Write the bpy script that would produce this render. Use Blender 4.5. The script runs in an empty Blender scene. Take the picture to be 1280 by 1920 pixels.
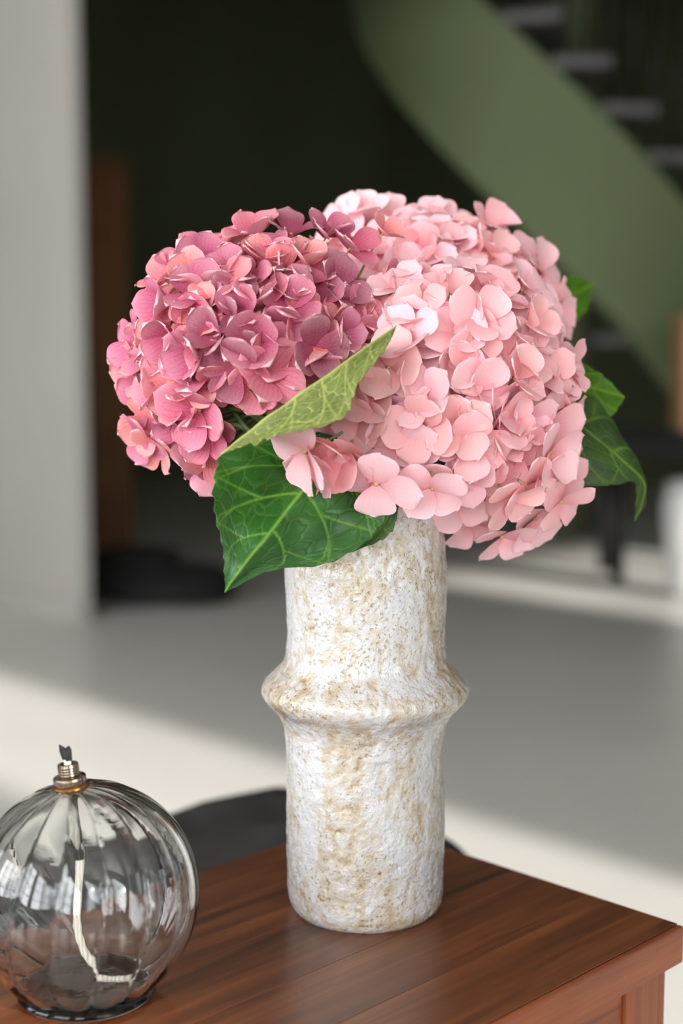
import bpy, math, random
import numpy as np
from mathutils import Vector, Matrix, noise

# ------------------------------------------------------------------ camera, light, exposure
SC = bpy.context.scene
COL = SC.collection
CAM_H, PITCH, F_PX = 0.99, math.radians(6.63), 2667.0
cam = bpy.data.cameras.new('camera'); cam_o = bpy.data.objects.new('camera', cam); COL.objects.link(cam_o)
cam_o.location = (0, 0, CAM_H); cam_o.rotation_euler = (math.radians(90) - PITCH, 0, 0)
cam.sensor_fit = 'VERTICAL'; cam.sensor_height = 36.0; cam.lens = 36.0 * F_PX / 1920.0
cam.clip_start = 0.02; cam.clip_end = 100
cam.dof.use_dof = True; cam.dof.focus_distance = 0.905; cam.dof.aperture_fstop = 3.3
SC.camera = cam_o
SC.view_settings.view_transform = 'Standard'; SC.view_settings.look = 'None'
SC.view_settings.gamma = 1.0; SC.view_settings.use_curve_mapping = False
SC.view_settings.exposure = 0.0
SC.cycles.max_bounces = 10; SC.cycles.transmission_bounces = 10; SC.cycles.diffuse_bounces = 5
SC.cycles.blur_glossy = 0.5; SC.cycles.sample_clamp_indirect = 6.0
world = bpy.data.worlds.new('world'); SC.world = world; world.use_nodes = True
world.node_tree.nodes['Background'].inputs[0].default_value = (0.75, 0.86, 1.0, 1)
world.node_tree.nodes['Background'].inputs[1].default_value = 1.2

AX = Vector((-0.70711, 0.70711, 0)); BX = Vector((0.70711, 0.70711, 0))     # the room stands at 45 degrees to the camera
def rm(a, b, z): return AX * a + BX * b + Vector((0, 0, z))

def area(name, loc, direction, sx, sy, power, col):
    l = bpy.data.lights.new(name, 'AREA'); l.shape = 'RECTANGLE'; l.size = sx; l.size_y = sy; l.energy = power; l.color = col
    o = bpy.data.objects.new(name, l); COL.objects.link(o); o.location = loc
    o.rotation_euler = direction.to_track_quat('-Z', 'Y').to_euler(); return o
sun = bpy.data.lights.new('sun', 'SUN'); sun.energy = 7.5; sun.angle = math.radians(1.5); sun.color = (1.0, 0.955, 0.89)
sun_o = bpy.data.objects.new('sun', sun); COL.objects.link(sun_o); sun_o.location = rm(-6, 2, 4)
sun_o.rotation_euler = (AX * math.cos(math.radians(20)) - Vector((0, 0, math.sin(math.radians(20))))).to_track_quat('-Z', 'Y').to_euler()
WIN_A = [(-2.6, -1.2), (-0.7, 0.7), (1.2, 2.6), (3.1, 4.5)]
WIN_Z = (0.85, 2.55)
for i, (a0, a1) in enumerate(WIN_A):
    area('window_light', rm((a0 + a1) / 2, -2.3, sum(WIN_Z) / 2), BX, a1 - a0, WIN_Z[1] - WIN_Z[0], 75, (0.97, 0.985, 1.0))
area('window_light', rm(-3.62, -0.3, 1.7), AX, 1.7, 1.7, 34, (0.97, 0.985, 1.0))
area('window_light', rm(-3.62, 5.2, 1.9), AX, 1.6, 1.9, 15, (0.95, 0.98, 1.0))

# ------------------------------------------------------------------ helpers
CP, SP = math.cos(PITCH), math.sin(PITCH)
R_ = Vector((1, 0, 0)); F_ = Vector((0, CP, -SP)); U_ = Vector((0, SP, CP)); C_ = Vector((0, 0, CAM_H))
def P(u, v, d): return C_ + (F_ + R_ * ((u - 640) / F_PX) + U_ * ((960 - v) / F_PX)) * d
def Z(u, v, z):
    r = F_ + R_ * ((u - 640) / F_PX) + U_ * ((960 - v) / F_PX); return C_ + r * ((z - CAM_H) / r.z)
def lin(r, g, b):
    f = lambda c: (c / 255 / 12.92) if c / 255 <= 0.04045 else ((c / 255 + 0.055) / 1.055) ** 2.4
    return (f(r), f(g), f(b), 1.0)

def tag(o, label=None, cat=None, group=None, kind=None):
    if label: o['label'] = label
    if cat: o['category'] = cat
    if group: o['group'] = group
    if kind: o['kind'] = kind
    return o
def link(name, me, parent=None):
    o = bpy.data.objects.new(name, me); COL.objects.link(o)
    if parent is not None:
        o.parent = parent
    return o
def empty(name, loc, rz=0.0):
    o = bpy.data.objects.new(name, None); COL.objects.link(o); o.location = loc; o.rotation_euler = (0, 0, rz)
    o.empty_display_size = 0.05; return o

class MB:
    def __init__(s): s.v = []; s.f = []
    def add(s, vs, fs):
        n = len(s.v); s.v += [tuple(x) for x in vs]; s.f += [tuple(n + i for i in q) for q in fs]; return s
    def box(s, x0, x1, y0, y1, z0, z1, fn=None):
        vs = [(x, y, z) for z in (z0, z1) for y in (y0, y1) for x in (x0, x1)]
        if fn: vs = [fn(*q) for q in vs]
        return s.add(vs, [(0, 2, 3, 1), (4, 5, 7, 6), (0, 1, 5, 4), (2, 6, 7, 3), (0, 4, 6, 2), (1, 3, 7, 5)])
    def tube(s, pts, rad, n=8, cap=True):
        pts = [Vector(p) for p in pts]; m = len(pts)
        if not hasattr(rad, '__len__'): rad = [rad] * m
        t0 = (pts[1] - pts[0]).normalized(); ref = t0.orthogonal().normalized(); vs = []
        for i, p in enumerate(pts):
            t = (pts[min(i + 1, m - 1)] - pts[max(i - 1, 0)]).normalized()
            ref = (ref - t * ref.dot(t)).normalized(); w = t.cross(ref)
            vs += [p + (ref * math.cos(2 * math.pi * k / n) + w * math.sin(2 * math.pi * k / n)) * rad[i] for k in range(n)]
        fs = [(i * n + k, i * n + (k + 1) % n, (i + 1) * n + (k + 1) % n, (i + 1) * n + k) for i in range(m - 1) for k in range(n)]
        if cap: fs += [tuple(range(n))[::-1], tuple((m - 1) * n + k for k in range(n))]
        return s.add(vs, fs)
    def lathe(s, prof, n=48, fn=None):
        m = len(prof); vs = []
        for r, z in prof:
            for k in range(n):
                a = 2 * math.pi * k / n; vs.append((r * math.cos(a), r * math.sin(a), z))
        if fn: vs = [fn(*q) for q in vs]
        fs = [(i * n + k, i * n + (k + 1) % n, (i + 1) * n + (k + 1) % n, (i + 1) * n + k) for i in range(m - 1) for k in range(n)]
        return s.add(vs, fs)
    def mesh(s, name, mat=None, smooth=True):
        me = bpy.data.meshes.new(name); me.from_pydata(s.v, [], s.f); me.update()
        if smooth: me.polygons.foreach_set('use_smooth', [True] * len(me.polygons))
        if mat: me.materials.append(mat)
        return me
    def build(s, name, mat=None, parent=None, smooth=True, bevel=0.0, seg=2):
        o = link(name, s.mesh(name, mat, smooth), parent)
        if bevel:
            b = o.modifiers.new('bevel', 'BEVEL'); b.width = bevel; b.segments = seg; b.limit_method = 'ANGLE'
            o.data.polygons.foreach_set('use_smooth', [False] * len(o.data.polygons))
        return o
def spline(pts, n):
    pts = [Vector(p) for p in pts]; m = len(pts); out = []
    for i in range(n):
        x = i / (n - 1) * (m - 1); k = min(int(x), m - 2); t = x - k
        p0 = pts[k - 1] if k > 0 else pts[0] * 2 - pts[1]; p3 = pts[k + 2] if k + 2 < m else pts[-1] * 2 - pts[-2]
        p1, p2 = pts[k], pts[k + 1]
        out.append(0.5 * ((2 * p1) + (p2 - p0) * t + (2 * p0 - 5 * p1 + 4 * p2 - p3) * t * t + (3 * p1 - p0 - 3 * p2 + p3) * t ** 3))
    return out

class NT:
    """small node-tree writer"""
    def __init__(s, name):
        s.m = bpy.data.materials.new(name); s.m.use_nodes = True; s.t = s.m.node_tree; s.t.nodes.clear()
        s.out = s.n('ShaderNodeOutputMaterial')
    def n(s, typ, ins=None, **kw):
        q = s.t.nodes.new(typ)
        for k, v in kw.items(): setattr(q, k, v)
        for k, v in (ins or {}).items(): s.set(q.inputs[k], v)
        return q
    def set(s, sock, v):
        if isinstance(v, bpy.types.NodeSocket): s.t.links.new(v, sock)
        elif isinstance(v, bpy.types.Node): s.t.links.new(v.outputs[0], sock)
        else: sock.default_value = v
    def math(s, op, a, b=0.0, c=None, clamp=False):
        q = s.n('ShaderNodeMath', operation=op, use_clamp=clamp); s.set(q.inputs[0], a); s.set(q.inputs[1], b)
        if c is not None: s.set(q.inputs[2], c)
        return q.outputs[0]
    def mix(s, fac, a, b, blend='MIX'):
        q = s.n('ShaderNodeMix', data_type='RGBA', blend_type=blend)
        s.set(q.inputs[0], fac); s.set(q.inputs[6], a); s.set(q.inputs[7], b); return q.outputs[2]
    def ramp(s, fac, stops):
        q = s.n('ShaderNodeValToRGB'); s.set(q.inputs[0], fac); e = q.color_ramp.elements
        while len(e) < len(stops): e.new(0.5)
        for i, (p, c) in enumerate(stops):
            e[i].position = p; e[i].color = c if hasattr(c, '__len__') else (c, c, c, 1)
        return q.outputs[0]
    def noise(s, vec, scale, detail=3, rough=0.5, dist=0.0):
        return s.n('ShaderNodeTexNoise', {'Vector': vec, 'Scale': scale, 'Detail': detail, 'Roughness': rough, 'Distortion': dist})
    def obj(s, scale=(1, 1, 1)):
        tc = s.n('ShaderNodeTexCoord'); mp = s.n('ShaderNodeMapping', {'Vector': tc.outputs['Object'], 'Scale': scale}); return mp.outputs[0]
    def bump(s, h, strength, dist):
        return s.n('ShaderNodeBump', {'Height': h, 'Strength': strength, 'Distance': dist}).outputs[0]
    def bsdf(s, **k):
        q = s.n('ShaderNodeBsdfPrincipled', {a.replace('_', ' '): v for a, v in k.items()}); return q
    def done(s, shader): s.t.links.new(shader.outputs[0], s.out.inputs[0]); return s.m

def simple(name, col, rough=0.6, metal=0.0, nscale=8.0, amt=0.12, bump=0.0, bscale=200.0):
    t = NT(name); v = t.obj(); n = t.noise(v, nscale, 4)
    dark = tuple(c * (1 - amt) for c in col[:3]) + (1,); light = tuple(min(1, c * (1 + amt)) for c in col[:3]) + (1,)
    k = dict(Base_Color=t.ramp(n.outputs[0], [(0.3, dark), (0.7, light)]), Roughness=rough, Metallic=metal)
    if bump: k['Normal'] = t.bump(t.noise(v, bscale, 3).outputs[0], bump, 0.001)
    return t.done(t.bsdf(**k))

# ------------------------------------------------------------------ materials
M = {}
M['plaster'] = simple('pale_plaster', lin(180, 177, 171), 0.8, nscale=1.5, amt=0.04, bump=0.05, bscale=60)
M['white_paint'] = simple('white_paint', lin(225, 224, 220), 0.5)
M['ceiling'] = simple('ceiling_paint', lin(180, 178, 172), 0.9)
M['dark_wall'] = simple('dark_green_wall', lin(102, 108, 80), 0.8, nscale=1.5, amt=0.05, bump=0.05, bscale=60)
M['green'] = simple('sage_green_plaster', lin(110, 123, 86), 0.75, nscale=1.5, amt=.05, bump=0.1, bscale=60)
M['tread'] = simple('grey_stone_tread', lin(104, 102, 100), 0.5)
M['black_metal'] = simple('black_metal', lin(28, 26, 24), 0.5, 0.3)
M['brown_wood'] = simple('brown_wood', lin(106, 66, 33), 0.5, nscale=5, amt=0.25)
M['tan_wood'] = simple('tan_wood', lin(176, 138, 96), 0.55, nscale=5, amt=0.15)
M['black_cloth'] = simple('black_cloth', lin(22, 22, 22), 0.9)
M['white_ceramic'] = simple('white_ceramic', lin(205, 205, 202), 0.4)

t = NT('polished_concrete'); v = t.obj()
n1 = t.noise(v, 1.3, 5, 0.6); n2 = t.noise(v, 18, 4, 0.6)
c = t.mix(t.math('MULTIPLY', n2.outputs[0], 0.25), t.ramp(n1.outputs[0], [(0.3, lin(208, 205, 201)), (0.7, lin(220, 217, 212))]), lin(212, 208, 201))
M['floor'] = t.done(t.bsdf(Base_Color=c, Roughness=t.math('MULTIPLY_ADD', n2.outputs[0], 0.1, 0.3)))

def wood(name, dark, mid, light, rough=0.28):
    t = NT(name)
    oi = t.n('ShaderNodeObjectInfo')
    tc = t.n('ShaderNodeTexCoord')
    off = t.n('ShaderNodeVectorMath', {0: tc.outputs['Object']}, operation='ADD')
    cmb = t.n('ShaderNodeCombineXYZ', {0: t.math('MULTIPLY', oi.outputs['Random'], 7.0), 1: t.math('MULTIPLY', oi.outputs['Random'], 3.0)})
    t.set(off.inputs[1], cmb.outputs[0])
    m1 = t.n('ShaderNodeMapping', {'Vector': off.outputs[0], 'Scale': (60, 4.0, 60)})
    m2 = t.n('ShaderNodeMapping', {'Vector': off.outputs[0], 'Scale': (420, 9, 420)})
    m3 = t.n('ShaderNodeMapping', {'Vector': off.outputs[0], 'Scale': (26, 1.6, 26)})
    a = t.noise(m1.outputs[0], 1, 5, 0.55, 0.6); b = t.noise(m2.outputs[0], 1, 3, 0.6); s_ = t.noise(m3.outputs[0], 1, 4, 0.5, 0.8)
    base = t.ramp(a.outputs[0], [(0.28, dark), (0.5, mid), (0.75, light)])
    base = t.mix(t.ramp(b.outputs[0], [(0.35, 0.45), (0.6, 0.0)]), base, dark)
    base = t.mix(t.ramp(s_.outputs[0], [(0.60, 0.0), (0.70, 0.75)]), base, tuple(c_ * 0.35 for c_ in dark[:3]) + (1,))
    tint = t.math('MULTIPLY_ADD', oi.outputs['Random'], 0.14, 0.93)
    hs = t.n('ShaderNodeHueSaturation', {'Value': tint, 'Color': base})
    sp = t.n('ShaderNodeTexNoise', {'Vector': tc.outputs['Object'], 'Scale': 260.0, 'Detail': 2.0})
    dm = t.noise(tc.outputs['Object'], 9, 2)
    dust = t.math('MULTIPLY', t.ramp(sp.outputs[0], [(0.70, 0.0), (0.76, 0.55)]), t.ramp(dm.outputs[0], [(0.5, 0.0), (0.62, 1.0)]))
    colr = t.mix(dust, hs.outputs[0], lin(170, 150, 135))
    return t.done(t.bsdf(Base_Color=colr, Roughness=t.math('MULTIPLY_ADD', b.outputs[0], 0.15, rough), Coat_Weight=0.25, Coat_Roughness=0.2,
                         Normal=t.bump(b.outputs[0], 0.12, 0.0006)))
M['wood'] = wood('varnished_red_brown_wood', lin(74, 38, 17), lin(108, 58, 28), lin(136, 80, 42))
M['wood_edge'] = wood('reddish_edge_wood', lin(116, 58, 28), lin(152, 80, 40), lin(172, 98, 54), 0.38)

t = NT('black_leather'); v = t.obj(); vo = t.n('ShaderNodeTexVoronoi', {'Vector': v, 'Scale': 320.0}); nn = t.noise(v, 14, 4)
M['leather'] = t.done(t.bsdf(Base_Color=t.ramp(nn.outputs[0], [(0.3, lin(30, 29, 28)), (0.75, lin(58, 56, 54))]), Roughness=0.55,
                             Normal=t.bump(vo.outputs[0], 0.4, 0.0008)))

# glazed vase: colour follows the "pit" attribute of the mesh (ochre in hollows and patches) and fine speckles
t = NT('cratered_white_glaze'); v = t.obj()
pit = t.n('ShaderNodeAttribute', attribute_name='pit')
big = t.noise(v, 13, 4, 0.6); mid = t.noise(v, 60, 4, 0.65); fine = t.noise(v, 240, 3, 0.6)
vm = t.n('ShaderNodeMapping', {'Vector': v, 'Scale': (1, 1, 0.28)}); drip = t.noise(vm.outputs[0], 42, 3, 0.5, 0.5)
k = t.math('ADD', t.math('MULTIPLY', big.outputs[0], 0.42), t.math('MULTIPLY', mid.outputs[0], 0.55))
k = t.math('ADD', k, t.math('MULTIPLY', fine.outputs[0], 0.42))
k = t.math('ADD', k, t.math('MULTIPLY', pit.outputs['Fac'], 0.45))
k = t.math('SUBTRACT', k, t.math('MULTIPLY', t.ramp(drip.outputs[0], [(0.50, 0.0), (0.60, 1.0)]), 0.20))
pn = t.noise(v, 430, 2, 0.5); pm = t.noise(v, 34, 3)
pits = t.math('MULTIPLY', t.ramp(pn.outputs[0], [(0.60, 0.0), (0.68, 1.0)]), t.ramp(pm.outputs[0], [(0.38, 0.15), (0.6, 1.0)]))
k = t.math('ADD', t.math('MULTIPLY', k, 0.8), t.math('MULTIPLY', pits, 0.22))
c = t.ramp(k, [(0.48, lin(204, 203, 203)), (0.60, lin(198, 191, 181)), (0.74, lin(186, 172, 148)), (0.94, lin(156, 132, 96))])
hgt = t.math('SUBTRACT', t.math('ADD', t.math('MULTIPLY', mid.outputs[0], 0.5), t.math('MULTIPLY', fine.outputs[0], 0.5)), t.math('MULTIPLY', pits, 0.35))
bmp = t.bump(hgt, 0.8, 0.0026)
M['glaze'] = t.done(t.bsdf(Base_Color=c, Roughness=t.ramp(fine.outputs[0], [(0.3, 0.12), (0.7, 0.34)]), Specular_IOR_Level=0.7, Coat_Weight=0.5, Coat_Roughness=0.08, Normal=bmp))

t = NT('clear_glass'); g = t.bsdf(Base_Color=(0.985, 0.995, 0.99, 1), Roughness=0.0, IOR=1.48, Transmission_Weight=1.0); M['glass'] = t.done(g)
t = NT('worn_nickel'); v = t.obj(); n = t.noise(v, 160, 3); m2 = t.noise(v, 40, 3)
M['nickel'] = t.done(t.bsdf(Base_Color=t.ramp(m2.outputs[0], [(0.45, lin(150, 142, 130)), (0.7, lin(104, 78, 50))]), Metallic=1.0, Roughness=t.ramp(n.outputs[0], [(0.3, 0.15), (0.7, 0.35)])))
M['brass'] = simple('tarnished_brass', lin(112, 76, 34), 0.4, 0.9, nscale=120, amt=0.4)
t = NT('wick_cord'); v = t.obj(); w = t.n('ShaderNodeTexWave', {'Vector': v, 'Scale': 160.0, 'Distortion': 3.0})
M['cord'] = t.done(t.bsdf(Base_Color=t.ramp(w.outputs[0], [(0.0, lin(206, 198, 182)), (1.0, lin(236, 232, 222))]), Roughness=0.9, Normal=t.bump(w.outputs[0], 0.5, 0.001)))
M['char'] = simple('charred_wick', lin(24, 24, 24), 0.9, nscale=300, amt=0.8, bump=0.8, bscale=900)

def petal_mat(name, src, rim_col, vein_col, vein_amt, back_mix, deep, trans):
    t = NT(name)
    if src == 'object': base = t.n('ShaderNodeObjectInfo').outputs['Color']
    else: base = t.n('ShaderNodeAttribute', attribute_name='tint').outputs['Color']
    uv = t.n('ShaderNodeUVMap').outputs[0]; sx = t.n('ShaderNodeSeparateXYZ', {0: uv})
    x, y = sx.outputs[0], sx.outputs[1]
    rim = t.n('ShaderNodeAttribute', attribute_name='rim').outputs['Fac']
    nz = t.noise(uv, 5, 3); nf = t.noise(uv, 26, 3, 0.6)
    ang = t.math('MULTIPLY_ADD', nz.outputs[0], 0.10, x)                      # veins fan out along constant x
    s1 = t.math('ABSOLUTE', t.math('SINE', t.math('MULTIPLY', ang, 7 * math.pi)))
    vein = t.math('MULTIPLY', t.ramp(s1, [(0.0, 1.0), (0.24, 0.0)]), t.ramp(y, [(0.0, 1.0), (0.55, 0.75), (0.95, 0.0)]))
    mott = t.ramp(nf.outputs[0], [(0.3, 0.0), (0.8, 0.26)])
    c = t.mix(t.ramp(y, [(0.0, deep), (0.45, 0.0)]), base, vein_col)
    c = t.mix(mott, c, rim_col)
    c = t.mix(t.ramp(y, [(0.45, 0.0), (1.0, 0.30)]), c, rim_col)
    c = t.mix(t.math('MULTIPLY', vein, vein_amt), c, vein_col)
    c = t.mix(t.ramp(rim, [(0.90, 0.0), (0.98, 0.9)]), c, rim_col)
    geo = t.n('ShaderNodeNewGeometry')
    c = t.mix(t.math('MULTIPLY', geo.outputs['Backfacing'], back_mix), c, rim_col)   # the underside of a sepal is paler
    b = t.bsdf(Base_Color=c, Roughness=0.62, Specular_IOR_Level=0.3, Normal=t.bump(nf.outputs[0], 0.12, 0.0008))
    tr = t.n('ShaderNodeBsdfTranslucent', {'Color': c})
    mx = t.n('ShaderNodeMixShader', {0: trans, 1: b, 2: tr}); return t.done(mx)
DUSK = dict(rim_col=lin(250, 210, 212), vein_col=lin(176, 24, 78), vein_amt=0.85, back_mix=0.30, deep=0.62, trans=0.2)
PALE = dict(rim_col=lin(252, 217, 220), vein_col=lin(236, 112, 126), vein_amt=0.22, back_mix=0.25, deep=0.50, trans=0.15)
for s_ in ('object', 'attr'):
    M['dusk_' + s_] = petal_mat('dusky_petal_' + s_, s_, **DUSK); M['pale_' + s_] = petal_mat('pale_petal_' + s_, s_, **PALE)
M['eye'] = simple('green_flower_eye', lin(186, 168, 104), 0.6)
M['stem'] = simple('green_stem', lin(126, 150, 88), 0.5, nscale=60, amt=0.3)

def leaf_mat(name, dark, light, vein, rough, trans, net):
    t = NT(name); uv = t.n('ShaderNodeUVMap').outputs[0]
    vn = t.n('ShaderNodeAttribute', attribute_name='vein').outputs['Fac']
    n1 = t.noise(uv, 3.5, 4); n2 = t.noise(uv, 70, 3, 0.7)
    ds = t.n('ShaderNodeVectorMath', {0: uv}, operation='ADD'); nd = t.noise(uv, 8, 2)
    sc = t.n('ShaderNodeVectorMath', {0: nd.outputs[1], 'Scale': 0.06}, operation='SCALE'); t.set(ds.inputs[1], sc.outputs[0])
    vo = t.n('ShaderNodeTexVoronoi', {'Vector': ds.outputs[0], 'Scale': 11.0}, feature='DISTANCE_TO_EDGE')
    vo2 = t.n('ShaderNodeTexVoronoi', {'Vector': ds.outputs[0], 'Scale': 34.0}, feature='DISTANCE_TO_EDGE')
    c = t.ramp(t.math('ADD', t.math('MULTIPLY', n1.outputs[0], 0.75), t.math('MULTIPLY', n2.outputs[0], 0.25)), [(0.32, dark), (0.66, light)])
    c = t.mix(t.math('MULTIPLY', t.ramp(vo2.outputs[0], [(0.0, 1.0), (0.10, 0.0)]), net * 0.3), c, vein)
    c = t.mix(t.math('MULTIPLY', t.ramp(vo.outputs[0], [(0.0, 1.0), (0.035, 0.0)]), net), c, vein)
    c = t.mix(t.math('MULTIPLY', vn, 0.9), c, vein)
    hgt = t.math('SUBTRACT', t.math('MULTIPLY', n1.outputs[0], 0.8), t.ramp(vo.outputs[0], [(0.0, 0.5), (0.12, 0.0)]))
    b = t.bsdf(Base_Color=c, Roughness=rough, Specular_IOR_Level=0.5, Normal=t.bump(hgt, 0.35, 0.002))
    tr = t.n('ShaderNodeBsdfTranslucent', {'Color': t.mix(0.5, c, lin(120, 190, 30))})
    return t.done(t.n('ShaderNodeMixShader', {0: trans, 1: b, 2: tr}))
M['leaf_dark'] = leaf_mat('dark_green_leaf', lin(18, 58, 12), lin(48, 106, 32), lin(112, 164, 50), 0.34, 0.08, 0.17)
M['leaf_olive'] = leaf_mat('olive_leaf_underside', lin(78, 94, 36), lin(116, 130, 56), lin(188, 194, 108), 0.6, 0.10, 0.9)
M['leaf_side'] = leaf_mat('deep_green_leaf', lin(28, 58, 12), lin(58, 92, 26), lin(112, 148, 40), 0.5, 0.2, 0.35)
M['leaf_bright'] = leaf_mat('bright_green_leaf', lin(62, 110, 8), lin(98, 150, 18), lin(130, 175, 40), 0.5, 0.4, 0.3)

# ------------------------------------------------------------------ the setting
def rbox(mb, a0, a1, b0, b1, z0, z1): return mb.box(a0, a1, b0, b1, z0, z1, fn=lambda x, y, z: rm(x, y, z))
def struct(name, mb, mat): return tag(mb.build(name, mat, smooth=False), kind='structure')
A0, A1, B0, B1, HM, HH = -3.6, 8.5, -2.25, 9.0, 3.0, 5.0
struct('floor', rbox(MB(), A0 - .2, A1 + .2, B0 - .2, B1 + .2, -0.1, 0), M['floor'])
BW = 2.93
struct('ceiling_main', rbox(MB(), A0, A1, B0, BW, HM, HM + .1), M['ceiling'])
struct('ceiling_hall', rbox(MB(), A0, A1, BW, B1, HH, HH + .1), M['ceiling'])
w = MB(); xs = [A0 - .2] + [q for s_ in WIN_A for q in s_] + [A1]
for i in range(0, len(xs), 2): rbox(w, xs[i], xs[i + 1], B0 - .12, B0, 0, HM)
for a0, a1 in WIN_A: rbox(w, a0, a1, B0 - .12, B0, 0, WIN_Z[0]); rbox(w, a0, a1, B0 - .12, B0, WIN_Z[1], HM)
struct('wall_rear', w, M['plaster'])
SD = (1.66, 2.25, 2.9); W5 = (-1.15, .55, .85, 2.55); W6 = (4.4, 6.0, .95, 2.85)
w = MB()
rbox(w, A0 - .12, A0, B0, W5[0], 0, HM); rbox(w, A0 - .12, A0, W5[0], W5[1], 0, W5[2]); rbox(w, A0 - .12, A0, W5[0], W5[1], W5[3], HM)
rbox(w, A0 - .12, A0, W5[1], SD[0], 0, HM); rbox(w, A0 - .12, A0, SD[0], SD[1], SD[2], HM)
rbox(w, A0 - .12, A0, SD[1], BW, 0, HM); rbox(w, A0 - .12, A0, BW, W6[0], 0, HH); rbox(w, A0 - .12, A0, W6[0], W6[1], 0, W6[2])
rbox(w, A0 - .12, A0, W6[0], W6[1], W6[3], HH); rbox(w, A0 - .12, A0, W6[1], B1, 0, HH)
struct('wall_right', w, M['plaster'])
struct('wall_left', rbox(MB(), 4.26, A1, BW, BW + .045, 0, HM), M['plaster'])
struct('wall_shade_header', rbox(MB(), A0, 4.258, BW, BW + .045, 2.45, HH), M['plaster'])  # unseen header, hung low to keep window light off the upper stair
struct('wall_header_side', rbox(MB(), 4.262, A1, BW, BW + .045, HM + .002, HH), M['plaster'])
struct('wall_far', rbox(MB(), A1, A1 + .1, BW + .045, B1, 0, HH), M['dark_wall'])
struct('wall_end', rbox(MB(), A1, A1 + .1, B0, BW + .045, 0, HM), M['plaster'])
struct('wall_back', rbox(MB(), A0, A1, B1, B1 + .1, 0, HH), M['dark_wall'])
struct('baseboard_left', rbox(MB(), 4.26, A1, BW - .015, BW, 0, .07), M['plaster'])
def window(n, fn, w0, w1, z0, z1):
    mb = MB(); t_ = .05
    for q in ((w0, w0 + t_, z0, z1), (w1 - t_, w1, z0, z1), (w0, w1, z0, z0 + t_), (w0, w1, z1 - t_, z1)): mb.box(q[0], q[1], -.05, .0, q[2], q[3], fn=fn)
    o = tag(mb.build(f'window_{n}', M['white_paint'], smooth=False), kind='structure')
    nb = 3
    for i in range(1, nb): MB().box(w0 + (w1 - w0) * i / nb - .012, w0 + (w1 - w0) * i / nb + .012, -.04, -.015, z0 + t_, z1 - t_, fn=fn).build('glazing_bar', M['white_paint'], o, smooth=False)
    for i in range(1, 4): MB().box(w0 + t_, w1 - t_, -.04, -.015, z0 + (z1 - z0) * i / 4 - .012, z0 + (z1 - z0) * i / 4 + .012, fn=fn).build('glazing_bar', M['white_paint'], o, smooth=False)
for i, (a0, a1) in enumerate(WIN_A): window(i + 1, lambda x, y, z: rm(x, B0 + y, z), a0, a1, *WIN_Z)
window(5, lambda x, y, z: rm(A0 + y, x, z), *W5)
window(6, lambda x, y, z: rm(A0 + y, x, z), *W6)

# ------------------------------------------------------------------ curved staircase in the hall behind
SX, SY, SR, SZ0, SK, STH = 1.109, 7.508, 1.077, 2.81, 1.005, 0.82
def helix(th, r, z): return Vector((SX - r * math.cos(th), SY - r * math.sin(th), z))
st = tag(empty('staircase', (SX, SY, 0)), 'curved green plastered staircase sweeping down behind the flowers', 'staircase')
def rel(p, o): return tuple(Vector(p) - o.location)
vs, fs = [], []; NS = 90; T0, T1 = -1.5, 2.62
for i in range(NS + 1):
    th = T0 + (T1 - T0) * i / NS; zb = max(0.0, SZ0 - SK * th); zt = SZ0 - SK * th + STH
    for r, z in ((SR, zb), (SR, zt), (SR - .12, zt), (SR - .12, zb)): vs.append(rel(helix(th, r, z), st))
for i in range(NS):
    for k in range(4): fs.append((i * 4 + k, i * 4 + (k + 1) % 4, i * 4 + 4 + (k + 1) % 4, i * 4 + 4 + k))
fs += [(0, 1, 2, 3), (NS * 4 + 3, NS * 4 + 2, NS * 4 + 1, NS * 4)]
MB().add(vs, fs).build('stringer', M['green'], st, smooth=False)
for k in range(-7, 14):
    th0 = k * .2; th1 = th0 + .235; zt = SZ0 + STH - SK * th0 + .03; n = 5; vs = []
    for r in (.22, SR + .03):
        for z in (zt - .045, zt):
            vs += [rel(helix(th0 + (th1 - th0) * i / n, r, z), st) for i in range(n + 1)]
    m = n + 1; fs = []
    for i in range(n):
        fs += [(i, i + 1, 2 * m + i + 1, 2 * m + i), (m + i, 3 * m + i, 3 * m + i + 1, m + i + 1), (2 * m + i, 2 * m + i + 1, 3 * m + i + 1, 3 * m + i), (i, m + i, m + i + 1, i + 1)]
    fs += [(0, 2 * m, 3 * m, m), (n, m + n, 3 * m + n, 2 * m + n)]
    MB().add(vs, fs).build('tread', M['tread'], st, smooth=False)
    for q in (.05, .15):
        p = helix(th0 + q, SR - .05, zt); MB().tube([rel(p, st), rel(p + Vector((0, 0, .92 - SK * q)), st)], .011, 6).build('baluster', M['black_metal'], st)
MB().tube([rel(helix(T0 + (2.7 - T0) * i / 60, SR - .05, SZ0 + STH + .95 - SK * (T0 + (2.7 - T0) * i / 60)), st) for i in range(61)], .025, 8).build('handrail', M['black_metal'], st)
MB().tube([(0, 0, 0), (0, 0, 4.9)], .2, 20).build('newel_column', M['dark_wall'], st)

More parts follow.
